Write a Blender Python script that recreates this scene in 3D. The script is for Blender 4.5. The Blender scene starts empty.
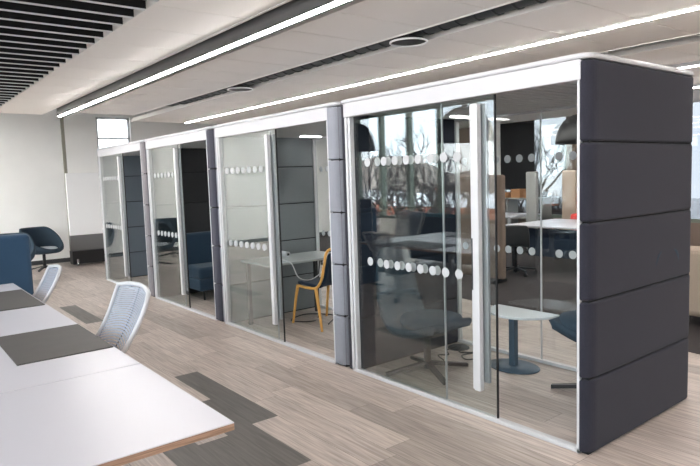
import bpy, bmesh, math, random
from mathutils import Vector, Matrix
random.seed(7)
PI = math.pi
scene = bpy.context.scene
COL = scene.collection

# ------------------------------------------------------------------ materials
def S(r, g, b):
    f = lambda c: (c/255/12.92) if c/255 <= .04045 else ((c/255+.055)/1.055)**2.4
    return (f(r), f(g), f(b), 1.0)

def mat(name, col, rough=.5, metal=0., spec=.5, noise=0., nscale=60., bump=0., sheen=0., stretch=None):
    m = bpy.data.materials.new(name); m.use_nodes = True
    nt = m.node_tree; b = nt.nodes['Principled BSDF']
    b.inputs['Base Color'].default_value = col
    b.inputs['Roughness'].default_value = rough
    b.inputs['Metallic'].default_value = metal
    b.inputs['Specular IOR Level'].default_value = spec
    if sheen: b.inputs['Sheen Weight'].default_value = sheen
    if noise or bump:
        tc = nt.nodes.new('ShaderNodeTexCoord'); mp = nt.nodes.new('ShaderNodeMapping')
        if stretch: mp.inputs['Scale'].default_value = stretch
        n = nt.nodes.new('ShaderNodeTexNoise'); n.inputs['Scale'].default_value = nscale; n.inputs['Detail'].default_value = 4
        nt.links.new(tc.outputs['Object'], mp.inputs['Vector']); nt.links.new(mp.outputs[0], n.inputs['Vector'])
        if noise:
            r = nt.nodes.new('ShaderNodeMapRange'); r.inputs[1].default_value = .3; r.inputs[2].default_value = .7
            r.inputs[3].default_value = 1-noise; r.inputs[4].default_value = 1+noise
            x = nt.nodes.new('ShaderNodeMix'); x.data_type = 'RGBA'; x.blend_type = 'MULTIPLY'; x.inputs[0].default_value = 1
            x.inputs[6].default_value = col
            nt.links.new(n.outputs[0], r.inputs[0]); nt.links.new(r.outputs[0], x.inputs[7]); nt.links.new(x.outputs[2], b.inputs['Base Color'])
        if bump:
            bp = nt.nodes.new('ShaderNodeBump'); bp.inputs['Strength'].default_value = bump; bp.inputs['Distance'].default_value = .002
            nt.links.new(n.outputs[0], bp.inputs['Height']); nt.links.new(bp.outputs[0], b.inputs['Normal'])
    return m

def emat(name, col, st):
    m = bpy.data.materials.new(name); m.use_nodes = True; nt = m.node_tree
    b = nt.nodes['Principled BSDF']; b.inputs['Emission Color'].default_value = col; b.inputs['Emission Strength'].default_value = st
    b.inputs['Base Color'].default_value = (.8, .8, .8, 1)
    return m

def glass(name, tint, ior=1.5):
    m = bpy.data.materials.new(name); m.use_nodes = True; nt = m.node_tree
    nt.nodes.remove(nt.nodes['Principled BSDF']); out = nt.nodes['Material Output']
    geo = nt.nodes.new('ShaderNodeNewGeometry'); mr = nt.nodes.new('ShaderNodeMapRange')
    mr.inputs[3].default_value = ior; mr.inputs[4].default_value = 1/ior
    fr = nt.nodes.new('ShaderNodeFresnel'); tr = nt.nodes.new('ShaderNodeBsdfTransparent'); gl = nt.nodes.new('ShaderNodeBsdfGlossy')
    gl.inputs['Roughness'].default_value = 0; tr.inputs[0].default_value = tint
    mx = nt.nodes.new('ShaderNodeMixShader')
    nt.links.new(geo.outputs['Backfacing'], mr.inputs[0]); nt.links.new(mr.outputs[0], fr.inputs[0])
    nt.links.new(fr.outputs[0], mx.inputs[0]); nt.links.new(tr.outputs[0], mx.inputs[1]); nt.links.new(gl.outputs[0], mx.inputs[2])
    nt.links.new(mx.outputs[0], out.inputs['Surface'])
    return m

M = {}
M['white_metal'] = mat('white_metal', S(196, 197, 200), .35)
M['cap_white'] = mat('cap_white', S(246, 246, 246), .4)
M['alu'] = mat('alu', S(170, 173, 178), .3, .35)
M['cap'] = mat('cap', S(184, 184, 188), .3)
for nm, a, b in (('near', (46, 46, 55), (42, 46, 56)), ('grey_blue', (136, 138, 147), (120, 125, 128)), ('slate', (72, 72, 82), (56, 56, 58)), ('mauve', (128, 124, 128), (108, 116, 126))):
    M['fabric_'+nm] = mat('fabric_'+nm, S(*a), .95, 0, .1, .22, 260, .5, .1)
    M['inner_'+nm] = mat('inner_'+nm, S(*b), .95, 0, .1, .15, 260, .4)
M['groove'] = mat('groove', S(16, 17, 20), .9)
M['pod_slat'] = mat('pod_slat', S(205, 208, 210), .5)
M['dark_gap'] = mat('dark_gap', S(40, 42, 44), .8)
M['glass'] = glass('glass', (.955, .975, .968, 1), 1.6)
M['wglass'] = glass('wglass', (.95, .97, .97, 1))
M['tint'] = glass('tint', (.3, .31, .32, 1))
M['dot'] = mat('dot', S(178, 180, 183), .6)
M['wall'] = mat('wall', S(246, 245, 242), .8, noise=.015, nscale=3)
M['ceil_tile'] = mat('ceil_tile', S(244, 240, 235), .6)
M['slab'] = mat('slab', S(120, 124, 122), .9, noise=.2, nscale=4)
M['duct'] = mat('duct', S(44, 50, 50), .5, .3)
M['black'] = mat('black', S(22, 22, 24), .5)
M['baffle'] = mat('baffle', S(18, 18, 20), .9, noise=.1)
M['edge_grey'] = mat('edge_grey', S(215, 215, 216), .5)
M['beam'] = mat('beam', S(98, 98, 98), .4, .4)
M['lit'] = emat('lit', (1, .97, .94, 1), 16.0)
M['lit_soft'] = emat('lit_soft', (1, .98, .95, 1), 3.5)
M['table'] = mat('table', S(197, 196, 204), .3)
M['ply'] = mat('ply', S(150, 120, 100), .6, noise=.35, nscale=9, stretch=(1, 1, 30))
M['mat_grey'] = mat('mat_grey', S(74, 71, 68), .6, noise=.06, nscale=8)
M['blue'] = mat('blue', S(52, 76, 100), .95, 0, .1, .25, 150, .5, .2)
M['navy'] = mat('navy', S(42, 60, 78), .9, 0, .2, .15, 200, .3, .1)
M['navy_dark'] = mat('navy_dark', S(34, 46, 62), .9, 0, .2, .15, 200, .3, .1)
M['tub'] = mat('tub', S(48, 63, 76), .85, 0, .3, .12, 180, .3)
M['pad'] = mat('pad', S(190, 196, 204), .8)
M['charcoal'] = mat('charcoal', S(58, 60, 62), .6, noise=.05)
M['black_metal'] = mat('black_metal', S(40, 40, 42), .4, .3)
M['ywood'] = mat('ywood', S(214, 160, 82), .5, noise=.12, nscale=14, stretch=(6, 6, 1))
M['desk_top'] = mat('desk_top', S(160, 165, 166), .4)
M['small_top'] = mat('small_top', S(206, 214, 218), .25)
M['steel_blue'] = mat('steel_blue', S(70, 88, 104), .45, .3)
M['beige'] = mat('beige', S(168, 152, 138), .95, 0, .1, .12, 120, .3)
M['taupe'] = mat('taupe', S(128, 112, 102), .95, 0, .1, .12, 120, .3)
M['blind'] = mat('blind', S(34, 34, 36), .9, noise=.1, nscale=200)
M['mullion'] = mat('mullion', S(116, 124, 112), .45, .2)
M['red'] = mat('red', S(206, 58, 52), .6)
M['card'] = mat('card', S(176, 128, 88), .7, noise=.1)
M['shelf_grey'] = mat('shelf_grey', S(150, 150, 148), .6)
M['wb_grey'] = mat('wb_grey', S(112, 112, 112), .6)
M['board'] = mat('board', S(250, 250, 250), .25)
M['chrome'] = mat('chrome', S(215, 215, 218), .2, .9)
M['teal'] = mat('teal', S(60, 118, 136), .9, 0, .1, .15, 150)
M['carpet'] = mat('carpet', S(66, 62, 62), .95, 0, .1, .3, 90, .6)
M['bark'] = mat('bark', S(58, 48, 42), .9, noise=.3, nscale=20)
M['twig'] = mat('twig', S(104, 84, 76), .9, noise=.2)
M['brick'] = mat('brick', S(170, 104, 82), .9, noise=.2, nscale=8)
M['snow'] = mat('snow', S(240, 243, 248), .8)
M['snow_ground'] = mat('snow_ground', S(196, 196, 196), .9, noise=.25, nscale=.5)
M['hill'] = mat('hill', S(150, 138, 130), .95, noise=.45, nscale=1.3)
M['pane_dark'] = mat('pane_dark', S(50, 56, 62), .2)
M['post'] = mat('post', S(140, 136, 124), .5)

# perforated mesh of the task chairs: fine diagonal ribs with open gaps
def mesh_mat():
    m = bpy.data.materials.new('mesh_weave'); m.use_nodes = True; nt = m.node_tree
    b = nt.nodes['Principled BSDF']; b.inputs['Base Color'].default_value = S(150, 160, 178); b.inputs['Roughness'].default_value = .6
    tc = nt.nodes.new('ShaderNodeTexCoord'); mp = nt.nodes.new('ShaderNodeMapping'); mp.inputs['Rotation'].default_value = (0.6, 0, 0)
    w = nt.nodes.new('ShaderNodeTexWave'); w.bands_direction = 'Z'; w.inputs['Scale'].default_value = 42
    r = nt.nodes.new('ShaderNodeMapRange'); r.inputs[1].default_value = .15; r.inputs[2].default_value = .4; r.inputs[3].default_value = .2; r.inputs[4].default_value = .85
    nt.links.new(tc.outputs['Object'], mp.inputs[0]); nt.links.new(mp.outputs[0], w.inputs[0]); nt.links.new(w.outputs['Fac'], r.inputs[0])
    nt.links.new(r.outputs[0], b.inputs['Alpha'])
    return m
M['mesh_weave'] = mesh_mat()

def floor_mat():
    m = bpy.data.materials.new('plank_floor'); m.use_nodes = True; nt = m.node_tree
    b = nt.nodes['Principled BSDF']; b.inputs['Roughness'].default_value = .42; b.inputs['Specular IOR Level'].default_value = .4
    at = nt.nodes.new('ShaderNodeAttribute'); at.attribute_name = 'tone'
    cr = nt.nodes.new('ShaderNodeValToRGB'); e = cr.color_ramp.elements
    e[0].position = 0; e[0].color = S(88, 84, 80); e[1].position = 1; e[1].color = S(192, 179, 171)
    k = e.new(.3); k.color = S(106, 101, 96)
    k = e.new(.5); k.color = S(172, 159, 151)
    tc = nt.nodes.new('ShaderNodeTexCoord'); mp = nt.nodes.new('ShaderNodeMapping'); mp.inputs['Scale'].default_value = (1, .05, 1)
    cb = nt.nodes.new('ShaderNodeCombineXYZ'); ml = nt.nodes.new('ShaderNodeMath'); ml.operation = 'MULTIPLY'; ml.inputs[1].default_value = 37
    nt.links.new(at.outputs['Fac'], ml.inputs[0]); nt.links.new(ml.outputs[0], cb.inputs[2]); nt.links.new(cb.outputs[0], mp.inputs['Location'])
    n = nt.nodes.new('ShaderNodeTexNoise'); n.inputs['Scale'].default_value = 62; n.inputs['Detail'].default_value = 8; n.inputs['Distortion'].default_value = .6
    nt.links.new(tc.outputs['Object'], mp.inputs['Vector']); nt.links.new(mp.outputs[0], n.inputs['Vector'])
    r = nt.nodes.new('ShaderNodeMapRange'); r.inputs[1].default_value = .3; r.inputs[2].default_value = .7; r.inputs[3].default_value = .68; r.inputs[4].default_value = 1.22
    x = nt.nodes.new('ShaderNodeMix'); x.data_type = 'RGBA'; x.blend_type = 'MULTIPLY'; x.inputs[0].default_value = 1
    nt.links.new(at.outputs['Fac'], cr.inputs[0]); nt.links.new(n.outputs[0], r.inputs[0])
    nt.links.new(cr.outputs[0], x.inputs[6]); nt.links.new(r.outputs[0], x.inputs[7]); nt.links.new(x.outputs[2], b.inputs['Base Color'])
    return m
M['floor'] = floor_mat()

# ------------------------------------------------------------------ mesh helpers
class MB:
    def __init__(s): s.bm = bmesh.new()
    def box(s, x0, x1, y0, y1, z0, z1, bev=0, seg=2):
        t = bmesh.new(); bmesh.ops.create_cube(t, size=1)
        for v in t.verts:
            v.co = Vector((x0+(v.co.x+.5)*(x1-x0), y0+(v.co.y+.5)*(y1-y0), z0+(v.co.z+.5)*(z1-z0)))
        if bev: bmesh.ops.bevel(t, geom=t.edges[:], offset=bev, segments=seg, profile=.5, affect='EDGES')
        s.merge(t); return s
    def merge(s, t, mtx=None):
        vs = [s.bm.verts.new((mtx @ v.co) if mtx else v.co) for v in t.verts]
        t.verts.index_update()
        for f in t.faces:
            nf = s.bm.faces.new([vs[v.index] for v in f.verts]); nf.smooth = f.smooth
        t.free()
    def prism(s, pts, z0, z1, bev=0, smooth=True):          # plan polygon (counter-clockwise) extruded upwards
        t = bmesh.new()
        f = t.faces.new([t.verts.new((p[0], p[1], z0)) for p in pts])
        r = bmesh.ops.extrude_face_region(t, geom=[f])
        for v in r['geom']:
            if isinstance(v, bmesh.types.BMVert): v.co.z = z1
        bmesh.ops.recalc_face_normals(t, faces=t.faces[:])
        if bev:
            ed = [e for e in t.edges if abs(e.verts[0].co.z-e.verts[1].co.z) < 1e-6]
            bmesh.ops.bevel(t, geom=ed, offset=bev, segments=2, profile=.5, affect='EDGES')
        s.merge(t); return s
    def tube(s, pts, r, n=8, r2=None, closed=False):
        pts = [Vector(p) for p in pts]; N = len(pts); rings = []
        prev = None
        for i, p in enumerate(pts):
            if closed: d = (pts[(i+1) % N]-pts[i-1])
            else: d = pts[min(i+1, N-1)]-pts[max(i-1, 0)]
            d.normalize()
            if prev is None:
                a = d.orthogonal().normalized()
            else:
                a = (prev-d*prev.dot(d)).normalized()
            prev = a; b = d.cross(a)
            rr = r if r2 is None else r+(r2-r)*i/max(1, N-1)
            rings.append([s.bm.verts.new(p+rr*(math.cos(2*PI*k/n)*a+math.sin(2*PI*k/n)*b)) for k in range(n)])
        for i in range(N if closed else N-1):
            A, B = rings[i], rings[(i+1) % N]
            for k in range(n):
                s.bm.faces.new([A[k], A[(k+1) % n], B[(k+1) % n], B[k]]).smooth = True
        if not closed:
            s.bm.faces.new(rings[0][::-1]); s.bm.faces.new(rings[-1])
        return s
    def lathe(s, prof, cx=0, cy=0, n=32, sx=1, sy=1, caps=True):
        rings = [[s.bm.verts.new((cx+sx*r*math.cos(2*PI*k/n), cy+sy*r*math.sin(2*PI*k/n), z)) for k in range(n)] for r, z in prof]
        for A, B in zip(rings, rings[1:]):
            for k in range(n): s.bm.faces.new([A[k], A[(k+1) % n], B[(k+1) % n], B[k]]).smooth = True
        if caps:
            if prof[0][0] > 1e-5: s.bm.faces.new(rings[0][::-1])
            if prof[-1][0] > 1e-5: s.bm.faces.new(rings[-1])
        return s
    def disc_x(s, x0, x1, y, z, r, n=20):                    # thin disc facing X
        A = [s.bm.verts.new((x0, y+r*math.cos(2*PI*k/n), z+r*math.sin(2*PI*k/n))) for k in range(n)]
        B = [s.bm.verts.new((x1, v.co.y, v.co.z)) for v in A]
        s.bm.faces.new(A[::-1]); s.bm.faces.new(B)
        for k in range(n): s.bm.faces.new([A[k], A[(k+1) % n], B[(k+1) % n], B[k]])
        return s
    def grid(s, P):
        V = [[s.bm.verts.new(p) for p in row] for row in P]
        for i in range(len(V)-1):
            for j in range(len(V[0])-1):
                s.bm.faces.new([V[i][j], V[i][j+1], V[i+1][j+1], V[i+1][j]]).smooth = True
        return s
    def build(s, name, m, parent=None, mods=None, loc=None, fix=True):
        if fix: bmesh.ops.recalc_face_normals(s.bm, faces=s.bm.faces[:])
        me = bpy.data.meshes.new(name); s.bm.to_mesh(me); s.bm.free()
        me.materials.append(m if not isinstance(m, str) else M[m])
        o = bpy.data.objects.new(name, me); COL.objects.link(o)
        if parent: o.parent = parent
        if loc: o.location = loc
        return o

def tag(o, label=None, cat=None, group=None, kind=None):
    if label: o['label'] = label
    if cat: o['category'] = cat
    if group: o['group'] = group
    if kind: o['kind'] = kind
    return o
def thing(name, label, cat, loc=(0, 0, 0), rz=0, group=None):
    o = bpy.data.objects.new(name, None); COL.objects.link(o); o.empty_display_size = .1
    o.location = loc; o.rotation_euler.z = rz
    return tag(o, label, cat, group)
def struct(o): o['kind'] = 'structure'; return o
def copy_tree(o, parent=None):
    c = o.copy(); COL.objects.link(c)
    if parent: c.parent = parent
    for ch in list(o.children): copy_tree(ch, c)
    return c
def dup(o, loc, rz, label, group=None):
    c = copy_tree(o); c.location = loc; c.rotation_euler.z = rz; c['label'] = label
    if group: c['group'] = group
    return c
def solid(o, t, off=0, sub=1):
    if sub:
        s = o.modifiers.new('sub', 'SUBSURF'); s.levels = sub; s.render_levels = sub
    d = o.modifiers.new('thick', 'SOLIDIFY'); d.thickness = t; d.offset = off
    return o
def bez(pts, n=10):                                          # Catmull-Rom through points
    pts = [Vector(p) for p in pts]; P = [pts[0]*2-pts[1]]+pts+[pts[-1]*2-pts[-2]]; out = []
    for i in range(1, len(P)-2):
        for k in range(n):
            t = k/n; a, b, c, d = P[i-1:i+3]
            out.append(.5*((2*b)+(c-a)*t+(2*a-5*b+4*c-d)*t*t+(3*b-a-3*c+d)*t**3))
    return out+[pts[-1]]

# ------------------------------------------------------------------ the room
XL, XR, YB, YF, HC = -8.2, 9.1, 12.2, -7.0, 3.45
def carpet_x(y): return 2.61+(y-1.56)*.15
# floor of planks laid along the room
fb = bmesh.new(); tone = fb.faces.layers.float.new('tone')
PW, PLN = .205, 1.32
x0 = -1.185-35*PW; rows = int((XR-x0)/PW)+1
dark = {(35, 1.62, 2.96), (34, .98, 2.28), (33, .30, 1.62), (32, .95, 2.2), (35, 5.64, 6.99)}
rnd = random.Random(3)
for i in range(rows):
    a, b = max(XL, x0+i*PW), min(XR, x0+(i+1)*PW)
    if b-a < .01: continue
    base = [d for d in dark if d[0] == i]
    st = (base[0][1]-PLN*9) if base else YF-rnd.random()*PLN
    y = st
    while y < YB:
        y2 = y+PLN
        aa, bb = max(y, YF), min(y2, YB)
        if bb-aa > .01:
            t = .42+.5*rnd.random()
            for d in base:
                if abs(y-d[1]) < .4: t = .05+.12*rnd.random()
            g = .0012
            f = fb.faces.new([fb.verts.new(p) for p in ((a+g, aa+g, 0), (b-g, aa+g, 0), (b-g, bb-g, 0), (a+g, bb-g, 0))]); f[tone] = t
        y = y2
f = fb.faces.new([fb.verts.new(p) for p in ((XL, YF, -.004), (XR, YF, -.004), (XR, YB, -.004), (XL, YB, -.004))]); f[tone] = .1
me = bpy.data.meshes.new('floor'); fb.to_mesh(me); fb.free(); me.materials.append(M['floor'])
fl = bpy.data.objects.new('floor', me); COL.objects.link(fl); struct(fl)
# dark carpet of the area behind the booths, edge running slightly askew
c = MB(); c.prism([(2.35, -.2), (XR-.02, -.2), (XR-.02, YB-.02), (carpet_x(YB), YB-.02)], .001, .008, smooth=False)
tag(c.build('carpet', 'carpet'), 'dark charcoal carpet laid on the wood floor behind the glass booths', 'carpet')

struct(MB().box(XL, XR, YF, YB, HC, HC+.2).build('ceiling', 'slab'))
# far end wall with a high window
w = MB(); WX0, WX1, WZ0, WZ1 = .97, 1.72, 2.35, 3.15
w.box(XL, WX0, YB, YB+.2, 0, HC).box(WX1, XR, YB, YB+.2, 0, HC).box(WX0, WX1, YB, YB+.2, 0, WZ0).box(WX0, WX1, YB, YB+.2, WZ1, HC)
struct(w.build('wall_back', 'wall'))
wn = MB()
for a in ((WX0, WX0+.05, WZ0, WZ1), (WX1-.05, WX1, WZ0, WZ1), (WX0, WX1, WZ0, WZ0+.05), (WX0, WX1, WZ1-.05, WZ1), (WX0, WX1, 2.66, 2.7)):
    wn.box(a[0], a[1], YB+.05, YB+.12, a[2], a[3])
wn = struct(wn.build('window_2', 'white_metal'))
MB().box(WX0+.04, WX1-.04, YB+.08, YB+.09, WZ0+.04, WZ1-.04).build('glass_pane', 'wglass', wn)
struct(MB().box(XL, XR, YF-.2, YF, 0, HC).build('wall_front', 'wall'))
struct(MB().box(XL, XR, YB-.012, YB, 0, .09).build('baseboard_back', 'charcoal'))

# window side (left): low sill wall, full-height glazing with green-grey mullions
struct(MB().box(XL-.2, XL, YF, YB, 0, .45).box(XL-.2, XL, YF, YB, 3.38, HC).build('wall_left', 'wall'))
wm = MB(); y = 12.1
while y > YF:
    wm.box(XL-.14, XL+.02, y-.06, y+.06, .45, 3.38); y -= 1.11
wm.box(XL-.14, XL+.02, YF, YB, .45, .52).box(XL-.14, XL+.02, YF, YB, 3.3, 3.38)
wm = struct(wm.build('window_1', 'mullion'))
MB().box(XL-.07, XL-.06, YF, YB, .5, 3.32).build('glass_pane', 'wglass', wm)
# right side wall; only the third bay is known, the others added for light
bays = [(-5.5, -1.0), (-.2, 3.6), (5.72, 7.75), (9.0, 11.6)]
wr = MB(); yy = YF
for a, b in bays:
    wr.box(XR, XR+.2, yy, a, 0, HC).box(XR, XR+.2, a, b, 0, .55).box(XR, XR+.2, a, b, 3.0, HC); yy = b
wr.box(XR, XR+.2, yy, YB, 0, HC)
struct(wr.build('wall_right', 'taupe'))
for k, (a, b) in enumerate(bays):
    wn = MB(); n = max(2, round((b-a)/1.0))
    for i in range(n+1):
        yv = a+(b-a)*i/n; wn.box(XR+.03, XR+.13, yv-.035, yv+.035, .55, 3.0)
    wn.box(XR+.03, XR+.13, a, b, .55, .62).box(XR+.03, XR+.13, a, b, 2.93, 3.0)
    wn = struct(wn.build('window_%d' % (k+3), 'mullion'))
    MB().box(XR+.08, XR+.09, a, b, .58, 2.97).build('glass_pane', 'tint', wn)

# ------------------------------------------------------------------ ceiling rafts, baffles, lights, duct
ZR = 2.8
def raft(xa, xb, ya, yb, label, z=ZR):
    o = thing('ceiling_raft', label, 'ceiling panel', ((xa+xb)/2, (ya+yb)/2, z), 0, 'suspended ceiling rafts')
    n = int((yb-ya)/.62); st = (yb-ya)/n; hw = (xb-xa)/2; L = (yb-ya)/2; first = None
    for i in range(n):
        if first is None: first = q = MB().box(-hw+.016, hw-.016, -st/2+.004, st/2-.004, 0, .04).build('ceiling_tile', 'ceil_tile', o)
        else: q = first.copy(); COL.objects.link(q)
        q.location.y = -L+(i+.5)*st
    MB().box(-hw+.02, hw-.02, -L+.02, L-.02, .041, .06).build('backing_sheet', 'ceil_tile', o)
    for sx in (-1, 1):
        MB().box(sx*(hw-.0075)-.0075, sx*(hw-.0075)+.0075, -L, L, -.008, .03).build('edge_trim', 'ceil_tile', o)
        for y in (-L+.5, 0, L-.5): MB().tube([(sx*(hw-.1), y, .06), (sx*(hw-.1), y, HC-z)], .004, 5).build('hanger', 'white_metal', o)
    return o
raft(-1.5, -.78, -6.5, 9.0, 'white tiled ceiling raft between the black baffles and the near light beam')
raft(-.37, .55, -6.5, 8.6, 'white tiled ceiling raft between the near light beam and the round duct')
raft(.86, 1.82, -6.5, 9.6, 'white tiled ceiling raft between the round duct and the thin light line')
raft(1.93, 2.85, -6.5, 9.6, 'white tiled ceiling raft just beyond the thin light line over the booths')
raft(3.2, 4.3, -6.5, 11.0, 'white tiled ceiling raft over the dark carpet behind the booths')
raft(4.5, 6.3, -6.5, 11.0, 'white tiled ceiling raft over the benches behind the booths')
raft(6.5, 9.0, -6.5, 11.0, 'white tiled ceiling raft along the wall of the far windows')

def baffle():
    o = thing('ceiling_baffle', 'black acoustic ceiling baffle with pale lower edge, one of the row at upper left', 'ceiling baffle', (-3.02, 0, 2.775), 0, 'black ceiling baffles')
    MB().box(-1.5, 1.5, -.016, .016, .006, .15).build('baffle_blade', 'baffle', o)
    MB().box(-1.5, 1.5, -.013, .013, 0, .006).build('edge_strip', 'edge_grey', o)
    for x in (-1.2, 1.2): MB().tube([(x, 0, .148), (x, 0, HC-2.775)], .003, 5).build('hanger_wire', 'black_metal', o)
    return o
b0 = baffle(); y = 1.78; k = 0
while y < 8.6:
    o = b0 if k == 0 else copy_tree(b0)
    o.location.y = y; y += .234; k += 1
struct(MB().box(-4.7, -1.52, -6.5, 9.0, 2.97, 3.0).build('trim_1', 'ceil_tile'))

def light_line(x, ya, yb, wd, h, zb, label, grp, body='beam', lit='lit', off=0):
    o = thing('linear_light', label, 'light', (x, (ya+yb)/2, zb), 0, grp); L = (yb-ya)/2
    MB().box(-wd/2, wd/2, -L, L, .006, h, .003, 1).build('housing', body, o)
    MB().box(off-wd*.2, off+wd*.2, -L+.02, L-.02, -.003, .008).build('diffuser', lit, o)
    for yy in (-L+.3, 0, L-.3): MB().tube([(0, yy, h), (0, yy, HC-zb)], .004, 5).build('hanger', 'black_metal', o)
    return o
light_line(-.69, -6.0, 8.2, .10, .14, 2.69, 'deep grey linear light beam between the baffles and the duct', 'linear ceiling lights', off=-.02)
light_line(1.875, -6.0, 9.5, .06, .07, 2.785, 'thin linear light line running over the glass booths', 'linear ceiling lights', 'white_metal')
light_line(-6.2, -6.0, 11.0, .1, .06, 3.3, 'added fill light line along the tall windows, brightening the room', 'linear ceiling lights', 'white_metal')  # added fixture that lifts the room light, no lamp known here
light_line(-3.2, 9.3, 11.9, .4, .06, 3.1, 'short fill light added over the tub chairs to brighten the end wall, out of view', 'linear ceiling lights', 'white_metal')  # added outside the view to brighten the end wall
light_line(-5.4, 9.3, 11.9, .4, .06, 3.1, 'short fill light added in the corner by the tall windows, brightening the end wall', 'linear ceiling lights', 'white_metal')  # second added light for the end wall, also out of view
light_line(4.4, -5.0, 10.8, .1, .08, 2.75, 'linear light line over the carpet, seen through the near booth', 'linear ceiling lights', 'white_metal')
light_line(6.4, -5.0, 10.8, .1, .08, 2.75, 'linear light line over the far bench, seen through the near booth', 'linear ceiling lights', 'white_metal')

def duct(x, z, r, ya, yb, rings, label):
    o = thing('air_duct', label, 'duct', (x, (ya+yb)/2, z)); L = (yb-ya)/2; yc = (ya+yb)/2
    m = MB(); m.tube([(0, -L, 0), (0, L, 0)], r, 20)
    y = -L
    while y < L: m.tube([(0, y, 0), (0, y+.02, 0)], r+.006, 20); y += .18
    m.build('pipe', 'duct', o)
    for yr in rings:
        MB().tube([(.16*math.cos(2*PI*k/32), yr-yc+.16*math.sin(2*PI*k/32), -z+ZR-.028) for k in range(32)], .009, 8, closed=True).build('diffuser_ring', 'cap_white', o)
        MB().lathe([(.15, -z+ZR-.024), (.12, -z+ZR+.02), (.12, 0.0)], 0, yr-yc, 24).build('outlet', 'black', o)
    for yy in (-L+.5, -1, 1, L-.5):
        for sx in (-1, 1): MB().tube([(sx*(r+.004), yy, 0), (sx*(r+.004), yy, HC-z)], .004, 5).build('hanger', 'black_metal', o)
    return o
duct(.71, 2.925, .13, -6.3, 6.9, (-1.0, 2.04, 5.08), 'dark ribbed round air duct with ring outlets in the ceiling slot')
duct(3.03, 3.0, .09, -6.3, 8.0, (), 'dark plain air duct in the ceiling slot above the booths, far side')
o = thing('cable_tray', 'dark cable tray running above the round duct in the ceiling slot', 'cable tray', (.71, 1, 3.25))
for xx in (-.16, .16): MB().tube([(xx, -6.5, 0), (xx, 6.5, 0)], .012, 6).build('side_rail', 'black_metal', o)
for k in range(12): MB().box(-.2, .2, -6+k*1.05, -5.97+k*1.05, -.03, -.012).build('rung', 'black_metal', o)
for k in range(4): MB().tube([(.16, -6+k*3.9, 0), (.16, -6+k*3.9, HC-3.25)], .005, 5).build('hanger', 'black_metal', o)
o = thing('service_pipe', 'dark service pipe in the slot beside the near light beam', 'pipe', (-.47, .5, 2.98))
MB().tube([(0, -6.5, 0), (0, 6.8, 0)], .03, 10).build('pipe', 'black_metal', o)
for k in range(7): MB().tube([(0, -6+k*2, .02), (0, -6+k*2, HC-2.98)], .005, 5).build('hanger', 'black_metal', o)

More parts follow.
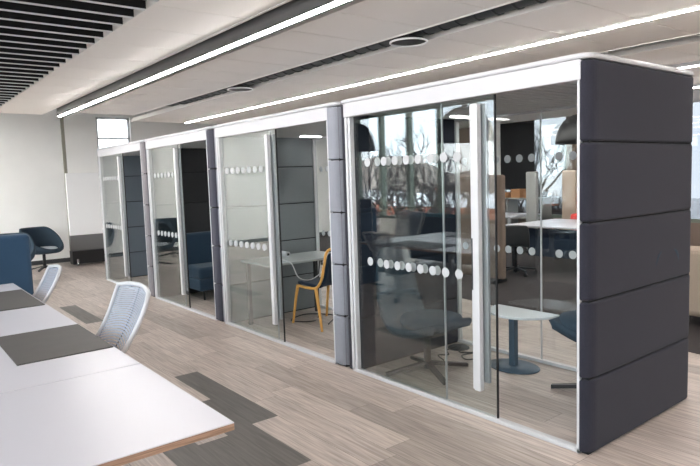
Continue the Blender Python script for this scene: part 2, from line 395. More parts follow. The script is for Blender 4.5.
# ------------------------------------------------------------------ meeting booths
D = 1.335; TH = .135; HP = 2.215
def side_outline(y_in, y_out, d, rx=.085):
    sgn = 1 if y_out > y_in else -1; ry = min(.07, abs(y_out-y_in)-.006)
    A = [PI/2*k/7 for k in range(8)]
    pts = [(0.0, y_in)]
    pts += [(rx-rx*math.cos(a), y_out-sgn*(ry-ry*math.sin(a))) for a in A]
    pts += [(d-rx+rx*math.sin(a), y_out-sgn*(ry-ry*math.cos(a))) for a in A]
    return pts+[(d, y_in)]
DOT = [None]
def make_booth(y0, w, fab, label, yr=.14, door_len=1.06, door_at=1.02, fix_at=1.15, hh=.12):
    o = thing('meeting_booth', label, 'booth', (0, y0, 0), 0, 'glass fronted meeting booths')
    # upholstered end walls, five cushions each
    for (yi, yo, inn) in ((yr, 0, yr+.015), (w-.085, w, w-TH)):
        h = HP/5
        for k in range(5):
            MB().prism(side_outline(yi, yo, D), .012+k*h if k == 0 else k*h+.005, (k+1)*h-.005, .011).build('fabric_panel', 'fabric_'+fab, o)
            MB().box(.06, D-.06, min(yi, inn), max(yi, inn), k*h+.005 if k else .012, (k+1)*h-.005, .008).build('inner_panel', 'inner_'+fab, o)
        s = 1 if yi > yo else -1
        MB().box(.025, D-.025, min(yo+s*.02, inn-s*.012), max(yo+s*.02, inn-s*.012), 0, HP).build('panel_core', 'groove', o)
    # roof
    pl = lambda g: [(g+.07-.07*math.cos(a), g+.07-.07*math.sin(a)) for a in [PI/2*k/6 for k in range(7)]]
    c = MB(); r = .08
    def rr(x0, x1, y0_, y1_):
        P = []
        for cx, cy, a0 in ((x1-r, y0_+r, -PI/2), (x1-r, y1_-r, 0), (x0+r, y1_-r, PI/2), (x0+r, y0_+r, PI)):
            P += [(cx+r*math.cos(a0+PI/2*k/6), cy+r*math.sin(a0+PI/2*k/6)) for k in range(7)]
        return P
    c.prism(rr(-.004, D+.004, .001, w-.001), HP+.002, 2.25, .012)
    c.build('roof_cap', 'cap', o)
    for xa, xb in ((-.004, .05), (D-.05, D)): MB().box(xa, xb, yr-.005, w-.08, 2.105, HP+.001, .006).build('fascia', 'cap', o)
    y = yr+.02; first = None
    while y < w-TH-.05:
        if first is None: first = q = MB().box(.06, D-.06, 0, .062, 2.12, 2.15).build('ceiling_slat', 'pod_slat', o)
        else: q = first.copy(); COL.objects.link(q)
        q.location.y = y; y += .082
    MB().box(.05, D-.05, yr-.01, w-TH+.01, 2.165, HP).build('ceiling_board', 'dark_gap', o)
    for yy in (w-.42,):
        MB().box(.92, 1.2, yy-.02, yy+.02, 2.108, 2.119).build('downlight', 'lit_soft', o)
    # frames
    for (xa, nm) in ((0.0, 'front_frame'), (D-.06, 'rear_frame')):
        c = MB()
        for (ya, s) in ((yr, 1), (w-.085, -1)):
            for k, (q0, q1, xo) in enumerate(((0, .018, 0),) if s > 0 else ((0, .028, 0), (.034, .06, .008))):
                c.box(xa+xo, xa+.06-xo, min(ya+s*q0, ya+s*q1), max(ya+s*q0, ya+s*q1), 0, 2.105, .003, 1)
        c.box(xa, xa+.028, yr, w-.085, 0.001, .028, .003, 1).box(xa+.034, xa+.06, yr, w-.085, 0.001, .022, .003, 1)
        c.build(nm, 'white_metal', o)
    def dots(par, x, ya, yb):
        y = ya+.06
        while y < yb-.03:
            for z in (1.735, .945):
                if DOT[0] is None: q = DOT[0] = MB().disc_x(-.0006, .0006, 0, 0, .034).build('dot_marking', 'dot')
                else: q = DOT[0].copy(); COL.objects.link(q)
                q.parent = par; q.location = (x-.0006, y, z)
            y += .122
    # fixed pane
    g = MB().box(.042, .052, fix_at, w-TH+.0, .022, 2.106).build('fixed_pane', 'glass', o); dots(g, .0415, fix_at, w-TH-.04)
    MB().box(.04, .054, fix_at-.008, fix_at, .022, 2.106).build('pane_edge', 'alu', g)
    # sliding door in front of it
    g = MB().box(.014, .024, door_at, door_at+door_len, .03, 2.104).build('sliding_door', 'glass', o); dots(g, .0135, door_at+.2+.045, door_at+door_len-.02)
    MB().box(.012, .026, door_at-.008, door_at, .03, 2.104).build('door_edge_seal', 'black', g)
    ya = door_at+hh
    MB().box(-.028, .012, ya, ya+.05, .19, 2.06, .004).box(-.012, .013, ya+.049, ya+.075, .19, 2.06, .003, 1).build('door_handle', 'white_metal', g)
    MB().box(.026, .05, ya-.03, ya+.02, .24, 2.06, .004).build('inner_handle', 'alu', g)
    MB().box(-.02, -.008, ya+.052, ya+.066, .86, 1.2).build('grip_recess', 'charcoal', g)
    MB().box(D-.036, D-.024, w*.53+.001, w*.53+.011, .024, 2.106).build('pane_joint', 'white_metal', o)
    # rear glazing in two panes
    for (ya, yb) in ((yr+.018, w*.53), (w*.53+.012, w-TH)):
        g = MB().box(D-.035, D-.025, ya, yb, .024, 2.106).build('rear_pane', 'glass', o); dots(g, D-.0355, ya+.02, yb-.02)
    return o
make_booth(-.06, 2.225, 'near', 'nearest glass booth with lounge chairs and a small white table inside', .062, 1.2, .65, 1.12, .10)
make_booth(2.17, 2.325, 'grey_blue', 'second glass booth from the near end, with desk and yellow legged chair', .14, 1.15, 1.0, 1.15, .09)
make_booth(4.5, 2.155, 'slate', 'third glass booth from the near end, holding the dark blue sofa', .14, 1.08, .92, 1.1, .09)
make_booth(6.66, 2.27, 'mauve', 'farthest glass booth, beside the white mobile board and end wall', .14, 1.15, .97, 1.15, .09)

# ------------------------------------------------------------------ furniture in the booths
def shell_grid(prof, nu=7):
    rows = []
    for i, (y, z, hw, curl) in enumerate(prof):
        a = prof[max(0, i-1)]; b = prof[min(len(prof)-1, i+1)]
        t = Vector((0, b[0]-a[0], b[1]-a[1])).normalized(); nrm = Vector((0, -t.z, t.y))
        rows.append([Vector((hw*u*(1-.12*abs(u)**3), y, z))-(-curl*u*u)*nrm for u in [-1+2*k/(nu-1) for k in range(nu)]])
    return rows
def star_base(o, n, R, zc, matn, rot=0, hub=.03, caster=None):
    p = MB(); p.tube([(0, 0, .03), (0, 0, zc)], hub, 14); p.lathe([(hub*1.5, .05), (hub*1.5, .075), (hub, .09)], n=16)
    p.build('column', matn, o)
    for k in range(n):
        a = rot+2*PI*k/n; l = MB(); ca, sa = math.cos(a), math.sin(a)
        z0, z1 = (.075, .018) if not caster else (.11, .085)
        P = [(r*ca-s*w*sa, r*sa+s*w*ca) for r, w, s in ((.02, .024, -1), (R, .017, -1), (R, .017, 1), (.02, .024, 1))]
        t = bmesh.new()
        zz = (z0, z1, z1, z0)
        lo = [t.verts.new((x, y, z-.016)) for (x, y), z in zip(P, zz)]; hi = [t.verts.new((x, y, z+.012)) for (x, y), z in zip(P, zz)]
        t.faces.new(lo[::-1]); t.faces.new(hi)
        for q in range(4): t.faces.new([lo[q], lo[(q+1) % 4], hi[(q+1) % 4], hi[q]])
        l.merge(t); l.build('leg', matn, o)
        if caster:
            c = MB(); x, y = R*ca, R*sa
            c.tube([(x-sa*.02, y+ca*.02, .03), (x+sa*.02, y-ca*.02, .03)], .029, 14); c.tube([(x, y, .03), (x, y, .08)], .008, 8)
            c.build('caster', caster, o)
def lounge_chair(loc, rz, label, brot, dz=0):
    o = thing('lounge_chair', label, 'chair', loc, rz, 'upholstered swivel lounge chairs')
    prof = [(.31, .41, .19, -.005), (.315, .455, .235, 0), (.25, .475, .265, .01), (.12, .44, .28, .03), (-.06, .41, .285, .05), (-.18, .435, .285, .07),
            (-.235, .54, .28, .08), (-.275, .70, .265, .07), (-.32, .86, .24, .05), (-.355, .98, .2, .03), (-.365, 1.02, .15, .02)]
    prof = [(a, b+dz, c, d) for a, b, c, d in prof]
    solid(MB().grid(shell_grid(prof)).build('seat_shell', 'tub', o), .065, -1, 2)
    MB().lathe([(.01, .355+dz), (.14, .36+dz), (.225, .395+dz), (.255, .435+dz), (.24, .475+dz), (.17, .495+dz), (.01, .5+dz)], 0, .055, 32, 1, 1.04).build('seat_cushion', 'tub', o)
    MB().box(-.1, .1, -.12, .12, .31+dz, .345+dz, .01).build('swivel_plate', 'black_metal', o)
    star_base(o, 4, .36, .33+dz, 'black_metal', brot)
    return o
lounge_chair((.44, 1.63, 0), PI, 'blue grey lounge chair left of the small table in the nearest booth', math.atan2(.32, .14))
lounge_chair((.94, .375, 0), 0, 'blue grey lounge chair half hidden by the dark end wall of the nearest booth', .35, .09)

o = thing('side_table', 'low table with pale top and steel blue stem in the nearest booth', 'table', (1.03, 1.21, 0))
pts = [(.2, -.31), (.2, .31)]+[(.2-.34*math.sin(a), .31*math.cos(a)) for a in [PI*k/20 for k in range(1, 20)]]
MB().prism(pts[::-1] if False else pts, .437, .458, .005).build('tabletop', 'small_top', o)
MB().box(-.028, .028, -.028, .028, .014, .437, .006).build('stem', 'steel_blue', o)
MB().lathe([(.2, 0.0), (.205, .006), (.2, .012), (.05, .016), (.03, .02)], n=36, sx=.85, sy=1.12).build('base_plate', 'steel_blue', o)

o = thing('floor_socket', 'small round floor socket with trailing black leads at rear of nearest booth', 'socket', (1.13, 1.9, 0))
MB().lathe([(.1, 0), (.1, .008), (.085, .016), (.03, .02)], n=28).build('socket_cover', 'charcoal', o)
cb = MB(); cb.tube(bez([(0, -.02, .02), (-.12, -.12, .012), (-.05, -.22, .012), (-.18, -.2, .012), (-.25, -.3, .012), (-.18, -.36, .012)]), .006, 6)
cb.tube(bez([(-.02, 0, .02), (-.16, .0, .012), (-.25, -.1, .012), (-.33, -.05, .012), (-.4, -.18, .012)]), .006, 6)
cb.build('cable', 'black', o)

o = thing('desk', 'grey white work desk fixed across the second booth', 'desk', (.68, 3.95, 0))
MB().box(-.53, .53, -.32, .3, .71, .735, .003, 1).build('desktop', 'desk_top', o)
for x, y in ((.44, -.22), (.44, .22), (-.48, .22)): MB().box(x-.02, x+.02, y-.02, y+.02, 0, .71).build('leg', 'black_metal', o)
o = thing('power_module', 'small white cylindrical power module lying on the booth desk', 'power module', (.62, 4.13, .735))
MB().tube([(0, .14, .035), (0, -.14, .035)], .033, 16).build('module_body', 'white_metal', o)
MB().box(-.012, .012, -.15, -.139, .023, .047).build('outlet', 'black', o)
tag(MB().tube(bez([(.5, 4.1, .745), (.42, 3.75, .745), (.42, 3.61, .72), (.5, 3.6, .56), (.66, 3.6, .52), (.82, 3.6, .6), (.86, 3.64, .7)]), .006, 6).build('power_cable', 'white_metal'),
    'white cable looping below the front edge of the booth desk', 'cable')
tag(MB().tube(bez([(1.0, 3.9, .7), (1.0, 3.95, .4), (.95, 3.9, .02), (.75, 3.75, .01), (.6, 3.95, .01), (.9, 4.1, .01), (1.1, 3.8, .01), (.8, 3.5, .01)]), .007, 6).build('power_lead', 'black'),
    'black cable hanging under the booth desk and coiled on the floor', 'cable')

o = thing('wooden_leg_chair', 'navy upholstered chair with yellow wood legs at the booth desk', 'chair', (.81, 3.56, 0))
sh = [(.25, .435, .2, 0), (.24, .462, .22, 0), (.1, .462, .225, .005), (-.08, .455, .225, .01), (-.19, .465, .22, .02), (-.235, .52, .215, .03),
      (-.265, .62, .21, .04), (-.29, .74, .2, .04), (-.305, .83, .17, .03)]
solid(MB().grid(shell_grid(sh)).build('seat_shell', 'navy_dark', o), .035, -1, 2)
for sx in (-1, 1):
    MB().tube(bez([(sx*.235, .31, 0), (sx*.222, .25, .3), (sx*.215, .21, .445)], 4), .013, 10, .02).build('front_leg', 'ywood', o)
    MB().tube(bez([(sx*.235, -.25, 0), (sx*.225, -.19, .25), (sx*.218, -.14, .445)], 4), .013, 10, .02).build('rear_leg', 'ywood', o)
    MB().tube(bez([(sx*.2, .21, .435), (sx*.225, 0, .44), (sx*.225, -.16, .46), (sx*.225, -.26, .56), (sx*.22, -.31, .72), (sx*.19, -.345, .87), (0, -.355, .89)], 6), .015, 10).build('frame_rail', 'ywood', o)

o = thing('sofa', 'dark blue armless sofa on short legs inside the third booth', 'sofa', (.78, 6.19, 0))
MB().box(-.42, .45, -.36, .16, .13, .3, .03, 3).build('seat_base', 'navy', o)
MB().box(-.42, .45, -.37, .16, .29, .46, .05, 4).build('seat_cushion', 'navy', o)
MB().box(-.42, .45, .14, .33, .13, .9, .05, 4).build('backrest', 'navy', o)
for x in (-.34, .38):
    for y in (-.3, .26): MB().tube([(x, y, 0), (x, y, .14)], .014, 10, .02).build('leg', 'black_metal', o)

# ------------------------------------------------------------------ long white table and its chairs
def bench(name, y0, y1, label, legs):
    o = thing(name, label, 'table', (-2.98, (y0+y1)/2, 0), 0, 'white meeting tables'); L = (y1-y0)/2
    MB().box(-.91, .91, -L+.003, L-.003, .728, .732).build('tabletop', 'table', o)
    MB().box(-.91, .91, -L+.003, L-.003, .703, .728).build('plywood_edge', 'ply', o)
    for yy in legs:
        for sx in (-1, 1):
            MB().box(sx*.55-.03, sx*.55+.03, yy-.03, yy+.03, 0, .703).build('leg', 'white_metal', o)
    for yy in legs: MB().box(-.7, .7, yy-.02, yy+.02, .65, .703).build('crossbar', 'white_metal', o)
    return o
bench('meeting_table', .16, 1.152, 'white table at the near end, plywood edged, empty', (0, .4))
bench('meeting_table', 1.152, 4.6, 'long white table bearing the dark desk mats, beyond the near table', (-1.3, 1.3))
tag(MB().box(-2.55, -2.075, 1.56, 2.29, .732, .738, .002, 1).build('desk_mat', 'mat_grey'), 'dark grey desk mat on the white table by the near mesh chair', 'desk mat', 'dark desk mats')
tag(MB().box(-2.62, -2.085, 3.18, 4.1, .732, .738, .002, 1).build('desk_mat', 'mat_grey'), 'dark grey desk mat on the white table before the blue screen', 'desk mat', 'dark desk mats')
tag(MB().box(-3.85, -3.35, 1.6, 2.4, .732, .738, .002, 1).build('desk_mat', 'mat_grey'), 'dark desk mat on window side of white table, opposite the near mesh chair', 'desk mat', 'dark desk mats')
tag(MB().box(-3.85, -3.3, 3.2, 4.1, .732, .738, .002, 1).build('desk_mat', 'mat_grey'), 'dark desk mat on window side of white table, opposite the farther mesh chair', 'desk mat', 'dark desk mats')

def mesh_chair(loc, rz, label, dz=0, lean=.25):               # faces local +Y
    o = thing('mesh_chair', label, 'chair', loc, rz, 'white framed mesh task chairs')
    MB().box(-.24, .24, -.2, .25, .43+dz, .48+dz, .022, 3).build('seat', 'charcoal', o)
    def P(u, v):                                             # u -1..1 across, v 0..1 up
        hw = .22+.04*v-.02*max(0, v-.85)*6
        return Vector((hw*u, -.16-lean*v-.035*math.sin(PI*v*.9)+.04*u*u, .52+dz+.47*v-.02*u*u*v))
    g = [[P(-1+2*i/8, j/8) for i in range(9)] for j in range(9)]
    MB().grid(g).build('backrest_mesh', 'mesh_weave', o)
    ring = [P(-1+2*i/8, 0) for i in range(9)]+[P(1, j/8) for j in range(1, 8)]+[P(1-2*i/8, 1) for i in range(9)]+[P(-1, 1-j/8) for j in range(1, 8)]
    MB().tube(ring, .014, 8, closed=True).build('backrest_frame', 'white_metal', o)
    MB().tube(bez([P(.0, .02)+Vector((0, -.02, 0)), P(.02, .5)+Vector((0, -.016, 0)), P(0, .98)+Vector((0, -.012, 0))], 6), .004, 6).build('tension_cord', 'charcoal', o)
    MB().tube(bez([(0, -.05, .42+dz), (0, -.2, .42+dz), (0, -.2, .53+dz)], 5), .022, 10).build('back_support', 'white_metal', o)
    star_base(o, 5, .3, .43+dz, 'white_metal', .3, .026, 'charcoal')
    return o
mc = mesh_chair((-2.19, 1.97, 0), PI/2+.05, 'white framed mesh chair beside the near dark desk mat')
mesh_chair((-2.27, 3.98, 0), PI/2-.05, 'white framed mesh chair tucked in beside the blue screen', -.07, .3)
dup(mc, (-3.78, 2.3, 0), -PI/2, 'mesh chair on window side of the table, nearer one, seen mirrored in glass')
dup(mc, (-4.0, 5.75, 0), -PI/2-.35, 'mesh chair by the low teal bench, seen mirrored in the near booth')

# blue upholstered screen behind the table end
o = thing('blue_screen', 'blue fabric high screen at the far end of the white table', 'screen', (-2.33, 5.06, 0))
MB().box(-.51, .51, -.06, .06, .03, 1.16, .045, 4).build('upholstery', 'blue', o)
for x in (-.4, .4): MB().box(x-.03, x+.03, -.2, .2, 0, .03, .006).build('foot', 'black_metal', o)

# low teal-topped bench and high-back chair on the window side (seen in the reflections)
o = thing('bench_sofa', 'low dark sofa with teal top edge near the windows, seen mirrored in glass', 'sofa', (-4.75, 5.35, 0), 0)
MB().box(-.5, 0, -.85, .85, .1, .44, .04, 3).build('seat', 'navy_dark', o)
MB().box(0, .16, -.85, .85, .1, .88, .03, 3).build('backrest', 'navy_dark', o)
MB().box(0, .16, -.85, .85, .88, .94, .02, 3).build('top_edge', 'teal', o)
for y in (-.7, .7):
    for x in (-.42, .1): MB().tube([(x, y, 0), (x, y, .11)], .015, 8).build('leg', 'black_metal', o)
o = thing('high_back_sofa', 'dark navy high back sofa behind the blue screen, mirrored at the near booth edge', 'sofa', (-2.85, 6.2, 0))
MB().box(-.6, .6, -.1, .4, .12, .45, .04, 3).build('seat', 'navy_dark', o)
MB().box(-.65, .65, -.26, -.1, .1, 1.25, .05, 3).build('backrest', 'navy_dark', o)
for x in (-.5, .5):
    for y in (-.18, .32): MB().tube([(x, y, 0), (x, y, .13)], .018, 8).build('leg', 'black_metal', o)

def tub_chair(loc, rz, label):
    o = thing('tub_chair', label, 'chair', loc, rz, 'blue tub chairs by the end wall')
    rows = []
    N = 28
    for (r, h0, h1) in ((.0, .36, .36), (.14, .36, .36), (.25, .37, .37), (.31, .42, .41), (.345, .52, .46), (.365, .64, .52), (.375, .76, .57), (.355, .83, .6)):
        row = []
        for k in range(N+1):
            a = 2*PI*k/N; back = .5-.5*math.cos(a)           # a=0 is the front (+Y)
            e = min(1, back*1.25)**1.2
            z = h1*0+(.36 if r < .2 else .38)*(1-e)+h0*e if r > .3 else h0
            rad = r*(1-.12*(1-e)) if r > .3 else r
            row.append((rad*math.sin(a), rad*math.cos(a), z))
        rows.append(row)
    solid(MB().grid(rows).build('shell', 'tub', o), .04, 1, 1)
    MB().lathe([(.0, .385), (.2, .385), (.255, .4), (.255, .425), (.22, .445), (.0, .45)], n=28).build('seat_pad', 'pad', o)
    star_base(o, 4, .3, .36, 'black_metal', .5)
    return o
tc = tub_chair((-.47, 11.25, 0), PI+.5, 'blue tub chair beside the white board at the end wall')
dup(tc, (-2.1, 11.2, 0), PI-.2, 'blue tub chair behind the screen, mirrored in the third booth')
dup(tc, (-1.25, 9.9, 0), PI, 'blue tub chair by the end wall, mirrored in the farthest booth')

o = thing('mobile_whiteboard', 'white board on a dark wheeled base standing by the end wall', 'whiteboard', (.5, 11.45, 0))
MB().box(-.42, .42, -.03, .03, .62, 1.9, .006).build('board', 'board', o)
MB().box(-.42, .42, -.028, .028, .3, .62).build('grey_panel', 'wb_grey', o)
MB().box(-.42, .42, -.12, .12, .03, .3, .005).build('base_box', 'black', o)
for x in (-.34, .34):
    for y in (-.16, .16): MB().tube([(x-.015, y, .035), (x+.015, y, .035)], .035, 14).box(x-.02, x+.02, y-.012, y+.012, .03, .14).build('caster', 'chrome', o)
tag(MB().box(.12, .18, 11.66, 11.71, 0, HC).build('service_post', 'post'), 'thin bronze coloured post rising behind the white board to the ceiling', 'post')

# ------------------------------------------------------------------ dome pendants
def pendant(loc, label):
    o = thing('dome_pendant', label, 'lamp', loc, 0, 'black dome pendant lamps')
    R, H = .37, .44
    prof = [(R*math.cos(a)**.85 if a < PI/2-.01 else .03, H*math.sin(a)) for a in [PI/2*k/12 for k in range(13)]]
    solid(MB().lathe(prof, n=36, caps=False).build('shade', 'black', o), .006, -1, 0)
    MB().lathe([(.03, H-.02), (.035, H+.03), (.02, H+.07), (.006, H+.08)], n=16).build('cap', 'black_metal', o)
    MB().tube([(0, 0, H+.06), (0, 0, HC-loc[2])], .006, 6).build('cord', 'black', o)
    MB().lathe([(.002, .12), (.05, .14), (.06, .2), (.03, .27), (.02, H-.03)], n=16).build('bulb', 'lit_soft', o)
    return o
pendant((-2.9, 3.34, 2.03), 'black dome pendant above middle of white table, mirrored left of the door pull')
pendant((-2.9, 5.65, 2.03), 'black dome pendant beyond the table end, mirrored at the near booth edge')
pendant((5.5, 3.25, 2.03), 'black dome pendant over far bench, seen through the open booth door')

# ------------------------------------------------------------------ area behind the booths
def booth_screen(name, x, y0, y1, z1, m, label):
    o = thing(name, label, 'screen', (x, (y0+y1)/2, 0), 0, 'tall padded screens'); L = (y1-y0)/2
    MB().box(-.05, .05, -L, L, .06, z1, .035, 3).build('upholstery', m, o)
    for yy in (-L+.1, L-.1): MB().box(-.15, .15, yy-.03, yy+.03, .008, .06, .005, 1).build('foot', 'black_metal', o)
    return o
booth_screen('padded_screen', 4.1, 3.62, 4.7, 1.59, 'taupe', 'tall taupe padded screen just right of the booth door pull')
booth_screen('padded_screen', 7.2, 4.32, 4.62, 1.62, 'beige', 'narrow beige padded screen behind the far white bench, beside the pendant')
booth_screen('padded_screen', 7.2, 5.17, 5.42, 1.62, 'shelf_grey', 'narrow grey padded screen behind the far white bench, beside the black blind')
o = thing('bench_desk', 'white bench desk with dark fabric front, seen through the near booth', 'desk', (5.9, 3.55, 0))
MB().box(-.62, .85, -1.2, .95, .72, .745, .004, 1).build('desktop', 'table', o)
MB().box(-.55, -.52, -1.1, .55, .25, .7, .004, 1).build('front_panel', 'navy_dark', o)
for x in (-.5, .75):
    for y in (-1.1, .85): MB().box(x-.03, x+.03, y-.03, y+.03, .008, .72).build('leg', 'black_metal', o)
def shell_chair(loc, rz, label, m):
    o = thing('swivel_chair', label, 'chair', loc, rz, 'shell seat swivel chairs')
    sh = [(.24, .43, .2, 0), (.23, .46, .23, 0), (.1, .455, .24, .01), (-.1, .45, .24, .02), (-.2, .47, .235, .03), (-.245, .55, .235, .05), (-.27, .68, .23, .06), (-.285, .8, .21, .05)]
    solid(MB().grid(shell_grid(sh)).build('seat_shell', m, o), .018, -1, 2)
    star_base(o, 5, .31, .44, 'black_metal', .2, .025, 'black')
    return o
sc = shell_chair((4.85, 3.98, .008), -.95, 'charcoal shell swivel chair pulled up to the far bench desk', 'charcoal')
dup(sc, (6.3, 5.9, .008), 2.2, 'dark shell swivel chair farther back, near the low shelf')
o = thing('low_shelf', 'low grey shelf holding small boxes below the black blind', 'shelf', (8.75, 6.9, 0))
for z in (.1, .55, 1.0): MB().box(-.2, .2, -.9, .9, z, z+.03).build('shelf_board', 'shelf_grey', o)
for y in (-.9, 0, .87): MB().box(-.2, .2, y, y+.03, 0.008, 1.03).build('upright', 'shelf_grey', o)
for k, (y, h, wd, lb) in enumerate(((6.4, .14, .2, 'small brown box on the low shelf, nearest the window'), (6.72, .2, .24, 'taller brown box on the low shelf, middle one'), (7.05, .12, .26, 'flat brown box on the low shelf, farthest from the window'))):
    bx = thing('storage_box', lb, 'box', (8.72, y, 1.03), 0, 'boxes on the low shelf')
    MB().box(-.12, .12, -wd/2, wd/2, 0, h*.75, .004, 1).build('box_body', 'card', bx)
    MB().box(-.125, .125, -wd/2-.005, wd/2+.005, h*.75, h, .004, 1).build('lid', 'card', bx)
o = thing('white_counter', 'white side table by the far windows, left of the far bench', 'table', (7.4, 6.2, 0))
MB().box(-.5, .5, -.6, .6, .71, .74, .004, 1).build('tabletop', 'table', o)
for x in (-.45, .45):
    for y in (-.55, .55): MB().box(x-.02, x+.02, y-.02, y+.02, .008, .71).build('leg', 'white_metal', o)
o = thing('red_seat', 'red upholstered stool beyond the white bench desk, seen through the booth', 'stool', (7.12, 3.95, .0))
MB().box(-.3, .3, -.3, .3, .5, .84, .05, 3).build('seat', 'red', o)
MB().lathe([(.26, .008), (.26, .02), (.04, .05), (.04, .5)], n=24).build('pedestal', 'black_metal', o)
tag(MB().box(XR-.05, XR-.03, 6.52, 7.7, 1.2, 2.98).tube([(XR-.05, 6.5, 2.97), (XR-.05, 7.72, 2.97)], .03, 10).build('roller_blind', 'blind'), 'black roller blind half lowered over the far window', 'blind')
struct(MB().box(8.2, 8.5, 7.05, 7.35, 0, HC).build('trim_2', 'wall'))
# pale sofa and pendant at the right edge
o = thing('corner_sofa', 'beige sofa at the right edge, behind the dark end wall', 'sofa', (3.95, .45, .008))
MB().box(-.45, .6, -1.3, .5, .09, .44, .05, 3).build('seat', 'beige', o)
MB().box(-.6, -.4, -1.3, .5, .09, .8, .06, 3).build('backrest', 'beige', o)
for x in (-.45, .5):
    for y in (-1.2, .4): MB().tube([(x, y, .0), (x, y, .1)], .02, 8).build('leg', 'black_metal', o)

# ------------------------------------------------------------------ outdoors
struct(MB().box(-120, 120, -90, 120, -4.7, -4.5).build('trim_3', 'snow_ground'))
def tree_mesh(seed, h, m, depth=5, spread=.5, name='branches'):
    rg = random.Random(seed); t = MB()
    def grow(p, d, L, r, k):
        q = p+d*L*.5+Vector((rg.gauss(0, .04), rg.gauss(0, .04), 0))*L; e = q+(d+Vector((rg.gauss(0, .12), rg.gauss(0, .12), .05))).normalized()*L*.5
        t.tube([p, q, e], max(r, .014), 5 if k < 2 else 3, max(r*.62, .012))
        if k >= depth: return
        for i in range(rg.choice((2, 3, 3))):
            a = rg.uniform(0, 2*PI); o_ = d.orthogonal().normalized(); o_ = Matrix.Rotation(a, 3, d) @ o_
            nd = (d+o_*rg.uniform(spread*.6, spread*1.5)+Vector((0, 0, .08))).normalized()
            grow(p+(e-p)*rg.uniform(.6, 1), nd, L*rg.uniform(.6, .82), r*.58, k+1)
    grow(Vector((0, 0, 0)), Vector((0, 0, 1)), h*.3, h*.018, 0)
    return t.build(name, m, fix=False)
tv = [tag(tree_mesh(11+i, 9.5, 'bark', 5, .55, 'bare_tree'), cat='tree', group='bare trees outdoors', label='t') for i in range(3)]
spots = []
for a, R_ in ((39.3, 27), (40.4, 36), (41.4, 25), (42.3, 32), (43.2, 39), (44.1, 26), (45.2, 34), (46.2, 28), (47.3, 38), (48.6, 27), (50.2, 33), (52.5, 26), (36.5, 34), (33, 28)):
    spots.append((3.05-R_*math.sin(math.radians(a)), -1.8+R_*math.cos(math.radians(a))))
used = [0, 0, 0]
def put_tree(i, x, y, sc, label):
    v = i % 3
    if used[v]: o = tv[v].copy(); COL.objects.link(o)
    else: o = tv[v]; used[v] = 1
    o.location = (x, y, -4.5); o.scale = (sc,)*3; o.rotation_euler.z = i*1.7; o['label'] = label
for i, (x, y) in enumerate(spots):
    put_tree(i, x, y, .85+.35*((i*37) % 10)/10, 'bare winter tree outdoors beyond the tall windows, seen mirrored in the booths')
for i, (x, y, s) in enumerate(((15.2, 9.9, .95), (20.0, 14.2, 1.2), (25, 13.5, 1.2))):
    put_tree(i+20, x, y, s, 'bare tree outside the far window, seen through the nearest booth')
sv = tree_mesh(91, 3.6, 'twig', 6, .9, 'bare_shrub'); tag(sv, 'brown leafless shrub outside the far window, below the bare tree', 'shrub', 'leafless shrubs outside the far window')
for i, (x, y, q) in enumerate(((18, 11.6, 1.55), (22, 12.2, 1.7), (22.5, 16.0, 1.75), (27, 16.5, 2.0), (28, 20.5, 2.1))):
    o = sv if i == 0 else sv.copy()
    if i: COL.objects.link(o)
    o.location = (x, y, -4.5); o.rotation_euler.z = i*1.1; o.scale = (q*.8, q*.8, q)
hb = MB(); rg = random.Random(5); G = []
for i in range(7):
    row = []
    for j in range(60):
        y = -60+j*4; x = -62-i*7
        z = -4.5+(0 if i == 0 else (2.2*i if i < 5 else 9.6))*(.75+.3*math.sin(j*.33)+.12*math.sin(j*.9+1))+rg.uniform(-.5, .5)*(i > 0)
        row.append((x, y, z))
    G.append(row)
hb.grid(G); struct(hb.build('trim_4', 'hill', fix=False))
def house(loc, rz, w, d, h, label):
    o = thing('brick_house', label, 'house', loc, rz, 'brick houses beyond the windows')
    MB().box(-w/2, w/2, -d/2, d/2, 0, h).build('walls', 'brick', o)
    r = MB(); e = .4
    bmv = r.bm; V = [bmv.verts.new(p) for p in ((-w/2-e, -d/2-e, h), (w/2+e, -d/2-e, h), (w/2+e, d/2+e, h), (-w/2-e, d/2+e, h), (-w/2-e, 0, h+d*.16), (w/2+e, 0, h+d*.16))]
    for f in ((0, 1, 5, 4), (2, 3, 4, 5), (0, 4, 3), (1, 2, 5), (3, 2, 1, 0)): bmv.faces.new([V[i] for i in f])
    r.build('roof', 'snow', o)
    MB().box(w*.25, w*.25+.8, -.4, .4, h+d*.2, h+d*.16+.5).build('chimney', 'brick', o)
    n = int(w/2.6)
    for i in range(n):
        x = -w/2+w*(i+.5)/n
        for s in (-1, 1): MB().box(x-.5, x+.5, s*d/2-.05, s*d/2+.05, 1.0, 2.2).build('window', 'pane_dark', o)
    return o
house((-41, 36, -4.5), PI/2, 13, 7, 3.2, 'brick house with snowy roof, nearer one beyond the tall windows')
house((-46, 58, -4.5), PI/2+.15, 16, 8, 3.2, 'brick house with snowy roof, farther one beyond the tall windows')
house((-36, 12, -4.5), PI/2-.1, 12, 7, 3.2, 'brick house with snowy roof, off to one side beyond the tall windows')

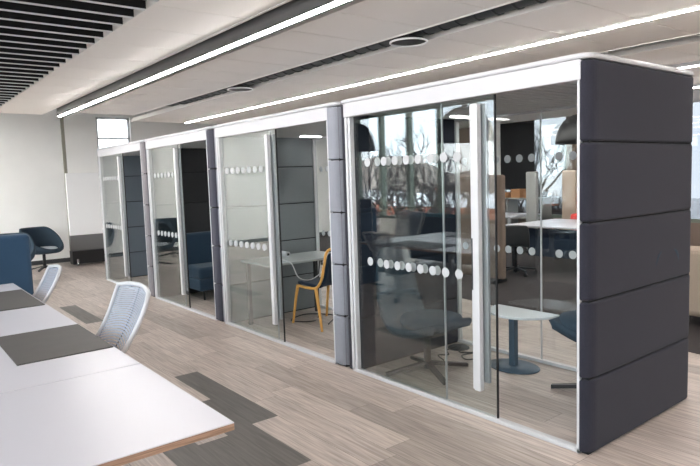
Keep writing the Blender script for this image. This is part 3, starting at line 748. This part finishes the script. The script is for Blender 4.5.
# ------------------------------------------------------------------ sky and lights
wd = bpy.data.worlds.new('overcast_sky'); scene.world = wd; wd.use_nodes = True; nt = wd.node_tree
bg = nt.nodes['Background']; bg.inputs['Strength'].default_value = 2.2
tc = nt.nodes.new('ShaderNodeTexCoord'); mp = nt.nodes.new('ShaderNodeMapping'); mp.inputs['Scale'].default_value = (1.5, 1.5, 4)
n = nt.nodes.new('ShaderNodeTexNoise'); n.inputs['Scale'].default_value = 1.6; n.inputs['Detail'].default_value = 5
cr = nt.nodes.new('ShaderNodeValToRGB'); cr.color_ramp.elements[0].position = .35; cr.color_ramp.elements[0].color = (.72, .82, .95, 1)
cr.color_ramp.elements[1].position = .6; cr.color_ramp.elements[1].color = (.95, .98, 1, 1)
nt.links.new(tc.outputs['Generated'], mp.inputs[0]); nt.links.new(mp.outputs[0], n.inputs['Vector']); nt.links.new(n.outputs[0], cr.inputs[0]); nt.links.new(cr.outputs[0], bg.inputs['Color'])

def portal(loc, rot, sx, sy):
    l = bpy.data.lights.new('window_portal', 'AREA'); l.shape = 'RECTANGLE'; l.size = sx; l.size_y = sy; l.cycles.is_portal = True
    o = bpy.data.objects.new('window_portal', l); COL.objects.link(o); o.location = loc; o.rotation_euler = rot
portal((XL-.16, (YF+YB)/2, 1.9), (0, -PI/2, 0), 2.95, YB-YF)
for a, b in bays: portal((XR+.16, (a+b)/2, 1.78), (0, PI/2, 0), 2.45, b-a)  # covers the known bay and the bays added for light

# ------------------------------------------------------------------ camera
f_px, yaw, pitch, roll, cx, cy, cz = 601.526, .6691, .0917, -.0332, -3.0526, -1.8091, 1.6194
fw = Vector((math.sin(yaw)*math.cos(pitch), math.cos(yaw)*math.cos(pitch), -math.sin(pitch)))
r = Vector((math.cos(yaw), -math.sin(yaw), 0)); u = r.cross(fw)
c_, s_ = math.cos(roll), math.sin(roll)
R, U = c_*r+s_*u, -s_*r+c_*u
cam = bpy.data.cameras.new('camera'); co = bpy.data.objects.new('camera', cam); COL.objects.link(co)
cam.sensor_width = 36; cam.lens = f_px*36/700; cam.clip_start = .05; cam.clip_end = 400
m = Matrix.Identity(4)
for i in range(3): m[i][0] = R[i]; m[i][1] = U[i]; m[i][2] = -fw[i]; m[i][3] = (cx, cy, cz)[i]
co.matrix_world = m
scene.camera = co

scene.view_settings.view_transform = 'Standard'; scene.view_settings.look = 'None'
scene.view_settings.gamma = 1; scene.view_settings.use_curve_mapping = False
scene.view_settings.exposure = 2.28
cy_ = scene.cycles
cy_.max_bounces = 24; cy_.diffuse_bounces = 5; cy_.glossy_bounces = 8; cy_.transparent_max_bounces = 48; cy_.transmission_bounces = 8
cy_.sample_clamp_indirect = 6; cy_.caustics_reflective = False; cy_.caustics_refractive = False
